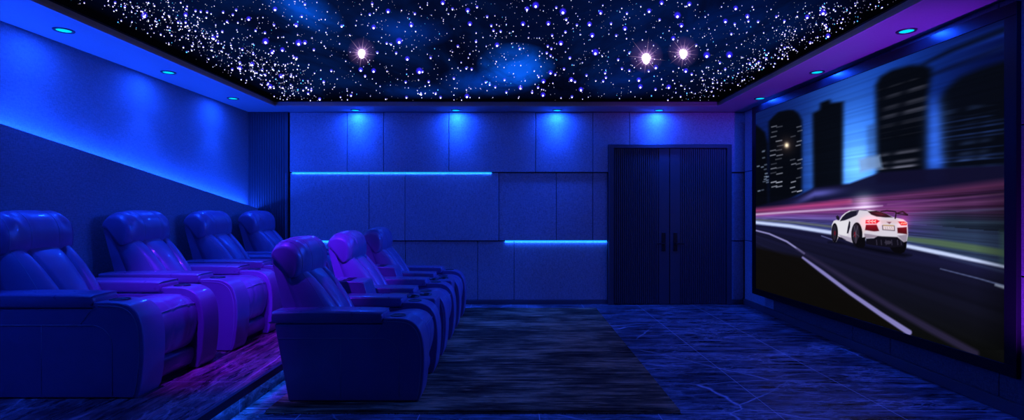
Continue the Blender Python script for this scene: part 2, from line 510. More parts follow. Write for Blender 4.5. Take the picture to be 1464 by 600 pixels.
def build_stars():
    vs_, fs, cs = [], [], []
    Z = ZS - 0.003

    def to_panel(px, py):
        Y = FPX * (Z - EYE) / (VY - py)
        return (px - VX) * Y / FPX, Y

    ico = bmesh.new()
    bmesh.ops.create_icosphere(ico, subdivisions=1, radius=1.0)
    ico_v = [v.co.copy() for v in ico.verts]
    ico_f = [tuple(v.index for v in f.verts) for f in ico.faces]
    ico.free()
    HZ = Z - EYE

    def off(x, y, a, r):
        """glow printed on the panel, stretched to look round from the camera"""
        du, dv_ = r * math.cos(a), r * math.sin(a)
        dy = min(4.5, y / HZ) * dv_
        return x + du + x / y * dy, y + dy

    def bead(x, y, r, core):
        n = len(vs_)
        for v in ico_v:
            vs_.append((x + v.x * r, y + v.y * r, Z - r - 0.001 + v.z * r)); cs.append(core)
        for f in ico_f: fs.append(tuple(n + i for i in f))

    def disc(x, y, r, core, halo, rc, seg=8, flat=False):
        if not flat: bead(x, y, r * rc, core)
        n = len(vs_)
        vs_.append((x, y, Z)); cs.append(halo if not flat else core)
        for rr, c in ((rc, halo if not flat else core), (rc * 1.35, halo), (1.0, (0, 0, 0))):
            for i in range(seg):
                a = 2 * PI * i / seg
                ox, oy = off(x, y, a, r * rr)
                vs_.append((ox, oy, Z)); cs.append(c)
        for i in range(seg):
            j = (i + 1) % seg
            fs.append((n, n + 1 + i, n + 1 + j))
            for q in range(2):
                b0, b1 = n + 1 + q * seg, n + 1 + (q + 1) * seg
                fs.append((b0 + i, b1 + i, b1 + j, b0 + j))

    tints = ((1.0, 0.95, 1.0), (0.75, 0.72, 1.0), (1.0, 0.85, 0.95), (0.85, 0.9, 1.0))
    for px, py, kd in star_points():
        x, y = to_panel(px, py)
        if not (SIN_L + 0.1 < x < SIN_R - 0.05 and y < SIN_B - 0.05): continue
        rpx = {1: 2.2, 2: 3.5, 3: 5.0}[kd]
        tcol = random.choice(tints)
        disc(x, y, rpx * y / FPX * 1.15, tuple(1.2 * c for c in tcol), {1: (0.05, 0.04, 0.7), 2: (0.035, 0.02, 0.85), 3: (0.03, 0.015, 0.9)}[kd],
             {1: 0.42, 2: 0.36, 3: 0.33}[kd])
    # fine scatter, denser to the panel's two long edges
    n = 0
    while n < 6200:
        mode = random.random()
        if mode < 0.86:
            px, py = random.uniform(-150, 1500), random.uniform(-160, 149)
        elif mode < 0.945:                       # star drift along the left edge
            s_ = random.random() ** 0.8
            px, py = 120 + 290 * s_ + random.gauss(0, 14) + 26, 0 + 150 * s_ + random.gauss(0, 11) - 6
            py -= abs(random.gauss(0, 20))
        else:
            s_ = random.random()
            px, py = 1300 - 270 * s_ + random.gauss(0, 12) - 30, 150 * s_ + random.gauss(0, 9) - 8
            px -= abs(random.gauss(0, 30))
        x, y = to_panel(px, py)
        if not (SIN_L + 0.13 < x < SIN_R - 0.06 and SIN_N + 0.1 < y < SIN_B - 0.06): continue
        n += 1
        b = random.random() ** 2.2
        if mode < 0.86:
            r = (0.42 + 0.75 * b) * y / FPX
            c = 0.10 + 0.75 * b
        else:
            r = (0.55 + 0.85 * b) * y / FPX
            c = 0.14 + 0.8 * b
        tcol = random.choice(tints) if random.random() > 0.06 else (0.1, 0.7, 1.0)
        disc(x, y, r * 1.4, tuple(c * q for q in tcol), (0.03 * c, 0.03 * c, 0.4 * c), 0.55, 5)
    # three bright stars with rays
    for px, py, R in ((517, 76, 11), (924, 83, 13), (977, 76, 12)):
        x, y = to_panel(px, py)
        disc(x, y, R * 1.0 * y / FPX, (2.0, 1.7, 1.75), (0.30, 0.16, 0.40), 0.42, 20, True)
        bead(x, y, R * 0.35 * y / FPX, (2.0, 1.75, 1.7))
        disc(x, y, R * 1.9 * y / FPX, (0.08, 0.05, 0.13), (0.05, 0.025, 0.10), 0.3, 20, True)
        for q in range(16):
            a = 2 * PI * q / 16 + 0.12
            L = R * (2.2 if q % 2 == 0 else 1.5) * random.uniform(0.8, 1.2) * y / FPX
            w = 0.9 * y / FPX
            kk = len(vs_)
            p0, p1, p2 = off(x, y, a + PI / 2, w), off(x, y, a - PI / 2, w), off(x, y, a, L)
            vs_.extend([(*p0, Z - 0.0006), (*p1, Z - 0.0006), (*p2, Z - 0.0006)])
            cs.extend([(0.42, 0.26, 0.42), (0.42, 0.26, 0.42), (0, 0, 0)])
            fs.append((kk, kk + 1, kk + 2))
    me = bpy.data.meshes.new('star_points')
    me.from_pydata(vs_, [], fs)
    ca_ = me.color_attributes.new('glow', 'FLOAT_COLOR', 'POINT')
    arr = np.ones((len(vs_), 4), np.float32)
    arr[:, :3] = np.array(cs, np.float32)
    ca_.data.foreach_set('color', arr.ravel())
    me.materials.append(star_glow_mat())
    o = bpy.data.objects.new('star_points', me)
    COL.objects.link(o)
    o.parent = sky
    o['kind'] = 'stuff'


build_stars()

# ---- left wall: proud lower panel with a slanted top and a hidden light strip behind its edge
XP = XL + 0.14
YPL = 7.44


def ledge_z(y): return 1.36 + (YPL - y) * 0.1582


GRV = 0.035
YS0 = -0.6          # the slanted edge starts here, nearer the rear wall the panel is flat topped
zt = min(H - 0.05, ledge_z(YS0))
lp = MB()
lp.prism([(YN, PLAT), (YPL, PLAT), (YPL, ledge_z(YPL) - GRV), (YS0, zt - GRV), (YN, zt - GRV)], 'x', XL, XP - 0.018)
lp.prism([(YN, PLAT), (YPL, PLAT), (YPL, ledge_z(YPL)), (YS0, zt), (YN, zt)], 'x', XP - 0.018, XP)
wlp = lp.build('wall_left_panel', M['wall_lower'], kind='structure')
sm = MB()
ya, yb = YS0 + 0.1, YPL - 0.06
sm.prism([(ya, ledge_z(ya) - GRV), (yb, ledge_z(yb) - GRV), (yb, ledge_z(yb) - GRV + 0.01), (ya, ledge_z(ya) - GRV + 0.01)], 'x', XL + 0.045, XL + 0.075)
ls = sm.build('led_strip', M['led_cove'])
tag(ls, 'blue light strip hidden along the slanted ledge of the left wall', 'light strip')
ld = bpy.data.lights.new('strip_light', 'AREA')
ld.shape = 'RECTANGLE'
ld.size = math.hypot(yb - ya, ledge_z(ya) - ledge_z(yb))
ld.size_y = 0.02
ld.color = (0.005, 0.060, 1.0)
ld.energy = COVE
lo = bpy.data.objects.new('strip_light', ld)
COL.objects.link(lo)
lo.parent = ls
dv = Vector((0, yb - ya, ledge_z(yb) - ledge_z(ya))).normalized()
nv_ = Vector((-0.10, 0, 1.0))
nv_ = (nv_ - dv * nv_.dot(dv)).normalized()
lo.matrix_world = Matrix.Translation((XL + 0.06, (ya + yb) / 2, (ledge_z(ya) + ledge_z(yb)) / 2 - GRV + 0.014)) @ Matrix((dv, (-nv_).cross(dv), -nv_)).transposed().to_4x4()

# ---- fluted pillar in the left corner
pil = MB()
px0, px1, pyf = XL, -3.235, YPL
pts = []
nf = 15
pil.box(px0, px1, pyf + 0.003, YB, 0.0, H)
for i in range(nf):
    x0 = px0 + (px1 - 0.05 - px0) * i / nf
    x1 = px0 + (px1 - 0.05 - px0) * (i + 0.72) / nf
    pil.box(x0, x1, pyf - 0.004, pyf + 0.014, PLAT, H)
pil.box(px1 - 0.045, px1, pyf - 0.006, pyf + 0.02, 0, H)
pil.build('wall_pillar', M['pillar'], kind='structure')
MB().box(px1 - 0.035, px1 - 0.022, pyf - 0.010, pyf - 0.005, 0.35, 1.865).build('trim_1', M['wall_lower'], kind='structure')


# ---- back wall: three rows of felt panels
def bx(px): return (px - VX) / 100.0


rows = [
    (1.878, 2.725, [(416.5, 498, .06), (498, 550, .06), (550, 642.5, .06), (642.5, 765.5, .06), (765.5, 847, .06), (847, 898.7, .06, 868.5), (898.7, 1063, .06, 1043.5)]),
    (0.907, 1.866, [(416.5, 529, .05), (529, 580, .05), (580, 713, .05), (713, 795, .035), (795, 847, .035), (847, 868.5, .035), (1043, 1063, .035)]),
    (0.06, 0.895, [(416.5, 529, .02), (529, 580, .02), (580, 683, .02), (683, 735, .02), (735, 868.5, .02), (1043, 1063, .02)]),
]
for z0, z1, ps in rows:
    for a, b, th, *cut in ps:
        xa, xb = bx(a) + 0.004, bx(b) - 0.004
        o = MB()
        if not cut:
            o.box(xa, xb, YB - th, YB, z0, z1)
        elif a < 868:                       # panel notched round the door frame
            o.prism([(xa, z0), (bx(cut[0]), z0), (bx(cut[0]), 2.268), (xb, 2.268), (xb, z1), (xa, z1)], 'y', YB - th, YB)
        else:
            o.prism([(xa, 2.268), (bx(cut[0]), 2.268), (bx(cut[0]), z0), (xb, z0), (xb, z1), (xa, z1)], 'y', YB - th, YB)
        o.build('acoustic_panel', M['panel'], wb, bevel=0.004, bseg=1)
# strips under the panel edges
for a, b, z, th, lab in ((420, 703, 1.866, 0.058, 'long cyan-blue light strip under the top panel row of the back wall'),
                         (722, 867, 0.897, 0.034, 'short light strip under the middle panels left of the double door'),
                         (440, 471, 0.897, 0.034, 'light strip low on the back wall peeking between the front row headrests')):
    o = MB().box(bx(a), bx(b), YB - th, YB - th + 0.02, z, z + 0.010).build('led_strip', M['led'])
    tag(o, lab, 'light strip', 'light strips on the back wall')
    ld = bpy.data.lights.new('strip_light', 'AREA')
    ld.shape = 'RECTANGLE'
    ld.size = bx(b) - bx(a)
    ld.size_y = 0.012
    ld.color = (0.01, 0.10, 1.0)
    ld.energy = 2.2 * ld.size
    lo = bpy.data.objects.new('strip_light', ld)
    COL.objects.link(lo)
    lo.parent = o
    lo.location = ((bx(a) + bx(b)) / 2, YB - th + 0.006, z - 0.006)
    lo.rotation_euler = (math.radians(12), 0, 0)
# baseboards
MB().box(px1, bx(869), YB - 0.035, YB, 0, 0.055).build('baseboard_back', M['baseboard'], kind='structure', bevel=0.003)
MB().box(bx(1043), XR, YB - 0.035, YB, 0, 0.055).build('baseboard_back', M['baseboard'], kind='structure', bevel=0.003)
MB().box(XR - 0.03, XR, YN, YB - 0.035, 0, 0.085).build('baseboard_right', M['baseboard'], kind='structure', bevel=0.003)
# right wall panels (seams seen under and beside the screen)
wr = bpy.data.objects['wall_right']
ys = [YN + 0.01, 1.0, 2.2, 3.52, 4.54, 5.05, 6.6, YB - 0.065]
for y0, y1 in zip(ys[:-1], ys[1:]):
    for z0, z1 in ((0.085, 0.905), (0.915, 1.875), (1.885, 2.725)):
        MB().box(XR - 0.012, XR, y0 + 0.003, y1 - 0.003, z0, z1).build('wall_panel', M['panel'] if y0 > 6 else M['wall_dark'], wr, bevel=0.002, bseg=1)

# ---- double door
YF = YB - 0.05
door = empty('door_1', (bx(956), YB, 0))
door['kind'] = 'structure'


def part(mb, name, mat, parent, org, **kw):
    """mesh given in world coordinates, stored relative to org"""
    mb.v = [(x - org[0], y - org[1], z - org[2]) for x, y, z in mb.v]
    return mb.build(name, mat, parent, **kw)


D0 = tuple(door.location)
fr = MB()
fr.prism([(bx(869), 0), (bx(876), 0), (bx(876), 2.215), (bx(1036.5), 2.215), (bx(1036.5), 0), (bx(1043), 0), (bx(1043), 2.265), (bx(869), 2.265)],
         'y', YB - 0.085, YB)
part(fr, 'door_frame', M['door'], door, D0, bevel=0.004, bseg=1)
for side, x0, x1, flat0, flat1 in ((-1, bx(876.5), bx(955), bx(940.5), bx(955)), (1, bx(956.2), bx(1036), bx(956.2), bx(970.5))):
    lf = MB()
    lf.box(x0, x1, YF + 0.004, YB - 0.01, 0.008, 2.21)
    lf.box(flat0, flat1, YF - 0.012, YF + 0.006, 0.008, 2.21)
    a, b = (x0 + 0.01, flat0 - 0.008) if side < 0 else (flat1 + 0.008, x1 - 0.01)
    nfl = 21
    pitch = (b - a) / nfl
    for i in range(nfl):
        c0 = a + pitch * i
        w = pitch * 0.62
        lf.prism([(c0, YF + 0.006), (c0 + w, YF + 0.006), (c0 + w * 0.85, YF - 0.010), (c0 + w * 0.15, YF - 0.010)], 'z', 0.008, 2.21)
    leaf = part(lf, 'door_leaf', M['door'], door, D0)
    pc = bx(946.9) if side < 0 else bx(963.5)
    pl = MB().box(pc - 0.026, pc + 0.026, YF - 0.024, YF - 0.012, 0.76, 1.02)
    plate = part(pl, 'handle_plate', M['black'], leaf, D0, bevel=0.003)
    lv = MB()
    lv.tube([(pc, YF - 0.02, 0.865), (pc, YF - 0.065, 0.865)], 0.010, 10)
    lv.box(min(pc, pc + side * 0.10) - 0.008, max(pc, pc + side * 0.10) + 0.008, YF - 0.072, YF - 0.058, 0.856, 0.876)
    part(lv, 'handle_lever', M['black'], leaf, D0, bevel=0.002)
    kh = MB()
    kh.tube([(pc, YF - 0.026, 0.965), (pc, YF - 0.0225, 0.965)], 0.009, 12)
    part(kh, 'key_cylinder', M['cup_ring'], leaf, D0)

# ---- downlights
def downlight(name, label, group, loc):
    t = empty(name, loc)
    tag(t, label, 'downlight', group)
    r = MB()
    r.lathe([(0.048, 0.0), (0.050, -0.006), (0.066, -0.008), (0.070, -0.003), (0.070, 0.0)], seg=32, cap=False)
    r.build('trim_ring', M['ring'], t, smooth=True)
    MB().lathe([(0.0495, 0.0), (0.0495, -0.003)], seg=32).build('lens', M['lens'], t)
    return t


def disc_light(parent, energy, color):
    ld = bpy.data.lights.new('lamp', 'AREA')
    ld.shape = 'DISK'
    ld.size = 0.09
    ld.energy = energy
    ld.color = color
    o = bpy.data.objects.new('lamp', ld)
    COL.objects.link(o)
    o.parent = parent
    o.location = (0, 0, -0.010)
    return o


def spot(parent, loc, energy, color, angle=70, blend=0.6, size=0.04, aim=None):
    ld = bpy.data.lights.new('lamp', 'SPOT')
    ld.energy = energy
    ld.color = color
    ld.spot_size = math.radians(angle)
    ld.spot_blend = blend
    ld.shadow_soft_size = size
    o = bpy.data.objects.new('lamp', ld)
    COL.objects.link(o)
    o.parent = parent
    o.location = loc
    if aim is not None:
        o.rotation_euler = Vector(aim).to_track_quat('-Z', 'Y').to_euler()
    return o


DL = (0.005, 0.060, 1.0)
lefts = [(-3.51, 1.62), (-3.51, 2.84), (-3.51, 4.07), (-3.52, 5.31), (-3.53, 6.54)]
ll = [None, None, 'nearest visible downlight in the left ceiling border', 'middle downlight of the left ceiling border',
      'farthest downlight in the left ceiling border, near the fluted pillar']
for i, (x, y) in enumerate(lefts):
    if ll[i] is None:
        lab = 'downlight in the left ceiling border, out of frame toward the viewer' if i == 1 else 'downlight in the left ceiling border, first from the rear wall'
    else:
        lab = ll[i]
    t = downlight('downlight', lab, 'downlights in the left ceiling border', (x, y, H))
    spot(t, (-0.0, 0, -0.012), WASH_L, DL, 78, 0.8)
    disc_light(t, DISC, DL)
ll = ['downlight above the left end of the back wall, nearest the pillar', 'second downlight from the left above the back wall',
      'third downlight from the left above the back wall', 'downlight above the double door']
for i, x in enumerate((-2.24, -0.84, 0.57, 1.99)):
    t = downlight('downlight', ll[i], 'downlights above the back wall', (x, 7.31, H))
    spot(t, (0, 0, -0.012), WASH_B, DL, 80, 0.85)
    disc_light(t, DISC, DL)
ll = ['downlight in the right ceiling border, out of frame', 'nearest visible downlight in the right ceiling border above the screen',
      'middle downlight of the right ceiling border above the screen', 'farthest downlight in the right ceiling border, near the back wall']
for i, (x, y) in enumerate([(3.0, 2.84), (3.04, 4.085), (3.04, 5.30), (3.04, 6.54)]):
    t = downlight('downlight', ll[i], 'downlights in the right ceiling border', (x, y, H))
    if i: spot(t, (-0.02, 0, -0.012), WASH_R, DL, 48, 0.8, aim=(-4.5, 0, -2.05))
    disc_light(t, DISC, DL)


for i, x in enumerate((-2.24, -0.84, 0.57, 1.99)):  # unseen row added behind the viewer to fill the room with blue
    t = downlight('downlight', ('leftmost downlight', 'second downlight from the left', 'second downlight from the right', 'rightmost downlight')[i] + ' in the rear ceiling border, added behind the viewer for blue fill', 'fill downlights added in the rear ceiling border', (x, -0.25, H))
    disc_light(t, DISC_R, DL)


# purple spotlights over the aisle (just above the frame)
def spotlight(loc, aim, energy, angle, label):
    t = empty('spotlight', loc)
    tag(t, label, 'spotlight', 'purple ceiling spotlights')
    dvec = Vector(aim) - Vector(loc)
    q = dvec.to_track_quat('-Z', 'Y').to_matrix().to_4x4()
    st = MB().lathe([(0.012, 0.0), (0.012, ZS - loc[2] - 0.02), (0.045, ZS - loc[2] - 0.02), (0.045, ZS - loc[2] - 0.002)], seg=16)
    st.build('stem', M['black'], t, smooth=False)
    hd = MB().lathe([(0.030, 0.05), (0.034, 0.03), (0.036, -0.05), (0.032, -0.05), (0.030, -0.035)], seg=24)
    hd.v = [tuple(q @ Vector(p)) for p in hd.v]
    hd.build('spot_head', M['black'], t)
    ln = MB().lathe([(0.029, -0.036), (0.029, -0.039)], seg=24)
    ln.v = [tuple(q @ Vector(p)) for p in ln.v]
    ln.build('lens', M['lens_purple'], t)
    spot(t, tuple(dvec.normalized() * 0.06), energy, (0.10, 0.011, 1.0), angle, 0.9, 0.03, aim=dvec)
    return t


spotlight((-2.12, 3.2, 2.72), (-2.3, 4.6, 0.2), 640, 57, 'purple spotlight over the step, nearer one')
spotlight((-1.60, 3.2, 2.72), (-2.1, 5.7, 0.2), 520, 36, 'purple spotlight over the step aimed at the far seats')

# purple uplight on the floor, out of view, added to tint the right soffit
ul = empty('fill_uplight', (3.0, 2.75, 0))
tag(ul, 'small black purple-beamed floor lamp, unseen, added to tint the right ceiling border', 'fill_uplight')
MB().lathe([(0.06, 0.0), (0.06, 0.02), (0.04, 0.03), (0.055, 0.12), (0.05, 0.12), (0.045, 0.10)], seg=24).build('fill_uplight_body', M['black'], ul, smooth=False)
MB().lathe([(0.046, 0.098), (0.046, 0.102)], seg=24).build('lens', M['lens_purple'], ul)
spot(ul, (0, 0, 0.125), UP, (0.24, 0.02, 1.0), 62, 0.9, 0.04, aim=Vector((2.95, 5.0, 2.73)) - Vector((3.0, 2.75, 0.1)))

# step light under the nosing
tag(MB().box(PX + 0.003, PX + 0.013, YN + 0.05, YB - 0.1, PLAT - 0.028, PLAT - 0.018).build('led_strip', M['led_step']),
    'blue light strip under the edge of the raised step', 'light strip')


# ------------------------------------------------------------------ screen
SCREEN_A = math.atan2(26, FPX)      # slight turn of the screen toward the seats
FAR = Vector((3.10, 6.78, 0))
DIRN = Vector((math.sin(SCREEN_A), -math.cos(SCREEN_A), 0))     # from the far to the near end
NORM = Vector((-math.cos(SCREEN_A), -math.sin(SCREEN_A), 0))    # toward the room
SL = 3.335
SZ0, SZ1 = 0.327, 2.590
FW = 0.085


def hexa(mb, u0, u1, z0, z1, d0, d1):
    """box in screen coordinates: u along, z up, d = depth toward the room"""
    v = []
    for zz in (z0, z1):
        for u, dd in ((u0, d0), (u1, d0), (u1, d1), (u0, d1)):
            p = DIRN * u + NORM * dd
            v.append((p.x, p.y, zz))
    mb.add(v, [(3, 2, 1, 0), (4, 5, 6, 7), (0, 1, 5, 4), (1, 2, 6, 5), (2, 3, 7, 6), (3, 0, 4, 7)])


scr = empty('projection_screen', (FAR.x, FAR.y, 0))
tag(scr, 'large black framed screen showing a white sports car on a night road', 'screen')
fm = MB()
hexa(fm, -FW, SL + FW, SZ1, SZ1 + FW, -0.022, 0.012)
hexa(fm, -FW, SL + FW, SZ0 - FW * 0.9, SZ0, -0.022, 0.012)
hexa(fm, -FW, 0, SZ0, SZ1, -0.022, 0.012)
hexa(fm, SL, SL + FW, SZ0, SZ1, -0.022, 0.012)
fm.build('screen_frame', M['frame'], scr, bevel=0.002, bseg=1)
bk = MB()
hexa(bk, -FW * 0.8, SL + FW * 0.3, SZ0 - 0.05, SZ1 + 0.05, -0.03, -0.006)
bk.build('back_panel', M['frame'], scr)


def srgb(r, g, b):
    c = np.array([r, g, b], np.float64) / 255.0
    return np.where(c <= 0.04045, c / 12.92, ((c + 0.055) / 1.055) ** 2.4)


def build_display():
    NU, NV = 620, 420
    # finer columns toward the near end, where the picture is seen largest
    tt = np.linspace(0, 1, NU)
    us = SL * (0.62 * tt + 0.38 * tt * tt) if False else SL * tt
    vs2 = np.linspace(SZ0, SZ1, NV)
    U, V = np.meshgrid(us, vs2)
    # picture coordinates: the numbers below were read off the photograph and
    # are turned into places on the picture by the fixed relation below
    X = FAR.x + DIRN.x * U
    Y = FAR.y + DIRN.y * U
    px = VX + FPX * X / Y
    py = VY - FPX * (V - EYE) / Y
    img = np.zeros((NV, NU, 3))

    def sd_poly(pts):
        pts = np.array(pts, float)
        inside = np.zeros(px.shape, bool)
        dist = np.full(px.shape, 1e9)
        n = len(pts)
        for i in range(n):
            x0, y0 = pts[i]
            x1, y1 = pts[(i + 1) % n]
            if y0 != y1:
                cnd = ((y0 > py) != (y1 > py)) & (px < (x1 - x0) * (py - y0) / (y1 - y0) + x0)
                inside ^= cnd
            dx, dy = x1 - x0, y1 - y0
            t = np.clip(((px - x0) * dx + (py - y0) * dy) / (dx * dx + dy * dy + 1e-9), 0, 1)
            dist = np.minimum(dist, np.hypot(px - x0 - t * dx, py - y0 - t * dy))
        return np.where(inside, dist, -dist)

    def paint(alpha, col):
        nonlocal img
        a = np.clip(alpha, 0, 1)[..., None]
        img = img * (1 - a) + a * np.array(col, float)

    def poly(pts, col, soft=1.0, op=1.0):
        s = sd_poly(pts)
        paint(op * np.clip(0.5 + s / max(soft, 1e-3), 0, 1), col)

    def add(w, col):
        nonlocal img
        img = img + np.clip(w, 0, None)[..., None] * np.array(col, float)

    def line(path, wid, col, soft=1.0, op=1.0):
        """polyline with width list"""
        best = np.full(px.shape, -1e9)
        for (p0, w0), (p1, w1) in zip(zip(path[:-1], wid[:-1]), zip(path[1:], wid[1:])):
            dx, dy = p1[0] - p0[0], p1[1] - p0[1]
            t = np.clip(((px - p0[0]) * dx + (py - p0[1]) * dy) / (dx * dx + dy * dy), 0, 1)
            dd = np.hypot(px - p0[0] - t * dx, py - p0[1] - t * dy)
            best = np.maximum(best, (w0 + (w1 - w0) * t) / 2 - dd)
        paint(op * np.clip(0.5 + best / soft, 0, 1), col)

    def noise1(c, seed, freq):
        r = np.random.default_rng(seed)
        tab = r.random(4096)
        k = c * freq
        i = np.floor(k).astype(int)
        f = k - i
        f = f * f * (3 - 2 * f)
        return tab[i % 4096] * (1 - f) + tab[(i + 1) % 4096] * f

    # converging direction of the light trails
    th = np.arctan2(py - 303, px - 960)
    thb = np.arctan2(py - 330, px - 700)

    def interp(xs, ys, x): return np.interp(x, xs, ys)

    # sky
    gx = np.exp(-((px - 1222) / 62) ** 2)
    gy = np.exp(-((py - 238) / 82) ** 2)
    base = np.array([10, 24, 84.])
    img = base + (gx * (0.12 + 0.88 * gy))[..., None] * np.array([72, 128, 168.]) + (np.exp(-((px - 1245) / 110) ** 2))[..., None] * np.array([4, 26, 60.])
    img -= np.clip((px - 1330) / 110, 0, 1)[..., None] * np.array([6, 16, 36.])
    # bright haze low on the sky
    add(0.8 * np.exp(-((px - 1228) / 26) ** 2 - ((py - 238) / 34) ** 2), (46, 46, 20))
    # streaky reflections at the upper right
    st = noise1(V, 5, 22) ** 2
    w = np.clip((px - 1330) / 40, 0, 1) * np.clip((95 - py) / 50, 0, 1)
    add(w * st, (16, 42, 110))
    line([(1320, 92), (1360, 72), (1437, 42)], [3, 7, 9], (6, 12, 34), 6, 0.9)
    line([(1330, 108), (1370, 92), (1437, 66)], [4, 6, 8], (8, 14, 44), 6, 0.7)
    # towers
    def tower(pts, soft, col=(5, 7, 14), op=0.97): poly(pts, col, soft, op)
    tower([(1078, 176), (1087, 183), (1094, 189), (1098, 205), (1099, 305), (1078, 305)], 3)
    tower([(1099, 174), (1106, 166), (1113, 160), (1127, 157), (1135, 157), (1142, 162), (1147, 172), (1147, 275), (1099, 300)], 3)
    tower([(1162, 162), (1172, 157), (1173, 147), (1186, 142), (1189, 147), (1206, 145), (1205, 268), (1163, 270)], 4.5)
    tower([(1252, 122), (1258, 110), (1275, 100), (1302, 93), (1324, 93), (1333, 99), (1327, 140), (1324, 262), (1254, 262)], 7)
    tower([(1344, 142), (1352, 128), (1372, 110), (1404, 97), (1445, 84), (1445, 262), (1400, 268), (1352, 262), (1346, 200)], 10, (6, 9, 18), 0.95)
    poly([(1240, 180), (1254, 175), (1254, 240), (1240, 240)], (40, 66, 120), 4, 0.5)
    # haze column between the two right towers
    add(np.exp(-((px - 1338) / 13) ** 2) * np.clip((py - 130) / 40, 0, 1) * np.clip((262 - py) / 30, 0, 1), (34, 62, 110))
    # window streaks
    stw = np.clip(noise1(V, 9, 42) - 0.60, 0, 1) * 2.6
    gate = noise1(px + 0.2 * py, 10, 0.10)
    win = np.clip(stw * np.clip(gate * 2 - 0.7, 0, 1), 0, 1)
    mA = (px > 1100) * (px < 1146) * (py > 178) * (py < 290)
    mC = np.clip((px - 1252) / 10, 0, 1) * np.clip((1330 - px) / 10, 0, 1) * (py > 112) * np.clip((258 - py) / 10, 0, 1)
    mD = np.clip((px - 1340) / 15, 0, 1) * (py > 150) * np.clip((258 - py) / 10, 0, 1)
    add(win * mC * (0.5 + 0.5 * (py > 200)), (120, 118, 130))
    add(win * mD * 0.6, (60, 86, 140))
    add(mD * (py > 165) * np.clip(noise1(V + 0.02 * U, 12, 75) - 0.45, 0, 1) * (0.4 + 0.6 * noise1(px, 14, 0.08)), (44, 74, 150))
    # panning blur of the pictured skyline, along the picture's width
    def pan(a, n):
        c = np.cumsum(np.pad(a, ((0, 0), (n + 1, n), (0, 0)), mode='edge'), axis=1)
        return (c[:, 2 * n + 1:] - c[:, :-2 * n - 1]) / (2 * n + 1)
    img = pan(pan(img, 6), 3)
    img = img * (0.93 + 0.14 * noise1(V, 77, 60))[..., None]
    # lit windows on the left towers
    r_ = np.random.default_rng(3)
    for k in range(15):
        for side in ((1102, 7), (1110, 8), (1131, 6), (1139, 6)):
            if r_.random() < 0.62:
                y_ = 182 + k * 6.6 + r_.uniform(-1, 1)
                x_ = side[0] + r_.uniform(-1, 2)
                b_ = 0.25 + 0.5 * r_.random()
                if y_ > 260: b_ += 0.35
                line([(x_, y_), (x_ + side[1], y_ - 1.6)], [1.4, 1.4], (190, 196, 215), 1.5, b_)
    for k in range(16):
        x_, y_ = r_.uniform(1083, 1098), r_.uniform(215, 282)
        line([(x_, y_), (x_ + 2.5, y_ - 0.6)], [1.8, 1.8], (150, 170, 200), 1.5, 0.3 + 0.45 * r_.random())
    # street lamp glow
    add(np.exp(-((px - 1125) / 3.2) ** 2 - ((py - 207.5) / 3.6) ** 2), (255, 235, 190))
    add(0.25 * np.exp(-((px - 1125) / 10) ** 2 - ((py - 207.5) / 11) ** 2), (150, 110, 80))
    # dark overpass band
    top = interp([1078, 1140, 1165, 1215, 1260, 1300, 1437], [296, 280, 268, 262, 246, 243, 236], px)
    bot = interp([1078, 1140, 1200, 1260, 1437], [302, 290, 280, 276, 262], px)
    wv = np.clip((py - top) / 4 + 0.5, 0, 1)
    paint(wv * 0.96, (16, 15, 44))
    add(wv * np.exp(-((py - (top + 9)) / 5) ** 2) * np.exp(-((px - 1170) / 28) ** 2), (66, 66, 120))
    poly([(1228, 228), (1240, 224), (1258, 222), (1262, 240), (1230, 246)], (130, 160, 205), 6, 0.75)
    # light trails between overpass and curb
    curb = interp([1078, 1130, 1190, 1290, 1345, 1437], [318, 323.5, 332, 349, 359, 378], px)
    wt = np.clip((py - bot) / 6, 0, 1) * (py < curb + 3)
    rel = np.clip((py - bot) / np.maximum(curb - bot, 1), 0, 1)
    s1 = noise1(th, 21, 420)
    s2 = noise1(th, 22, 130)
    rr = interp([0, .18, .38, .5, .62, .8, 1], [52, 96, 150, 120, 88, 66, 62], rel)
    gg = interp([0, .18, .38, .5, .62, .8, 1], [36, 46, 64, 74, 70, 70, 78], rel)
    bb = interp([0, .18, .38, .5, .62, .8, 1], [96, 116, 148, 160, 150, 140, 150], rel)
    col = np.stack([rr, gg, bb], -1) * (0.45 + 0.8 * s1 * 0.6 + 0.5 * s2 * 0.6)[..., None]
    # right part: duller, teal-grey wall behind the trails
    wR = np.clip((px - 1295) / 60, 0, 1) * np.clip((rel - 0.25) / 0.25, 0, 1)
    colR = np.stack([38 + 10 * s1, 50 + 16 * s1, 78 + 22 * s1], -1)
    col = col * (1 - wR[..., None]) + colR * wR[..., None]
    dimR = 1 - 0.42 * np.clip((px - 1290) / 80, 0, 1) * (rel < 0.6)
    col = col * dimR[..., None]
    img = img * (1 - wt[..., None]) + col * wt[..., None]
    line([(1070, 302), (1190, 291), (1215, 288)], [5, 6, 5], (206, 74, 136), 7, 0.80)
    line([(1190, 291), (1290, 280), (1445, 262)], [6, 9, 12], (150, 66, 116), 10, 0.45)
    line([(1270, 292), (1445, 276)], [2, 3], (170, 110, 170), 3, 0.35)
    line([(1280, 306), (1445, 298)], [2, 4], (120, 124, 180), 3, 0.35)
    line([(1300, 318), (1445, 318)], [3, 5], (84, 110, 140), 4, 0.30)
    line([(1300, 326), (1445, 334)], [2, 4], (30, 36, 60), 4, 0.6)
    line([(1078, 306.5), (1190, 299), (1250, 295), (1262, 294)], [2.5, 2.5, 2, 0.5], (225, 205, 240), 3, 0.85)
    line([(1250, 300), (1437, 286)], [3, 6], (150, 96, 150), 6, 0.4)
    line([(1078, 311), (1200, 312), (1260, 312)], [2, 2, 2], (150, 130, 205), 3, 0.5)
    add(0.9 * np.exp(-((px - 1236) / 15) ** 2) * np.exp(-((py - 290) / 12) ** 2), (112, 128, 120))
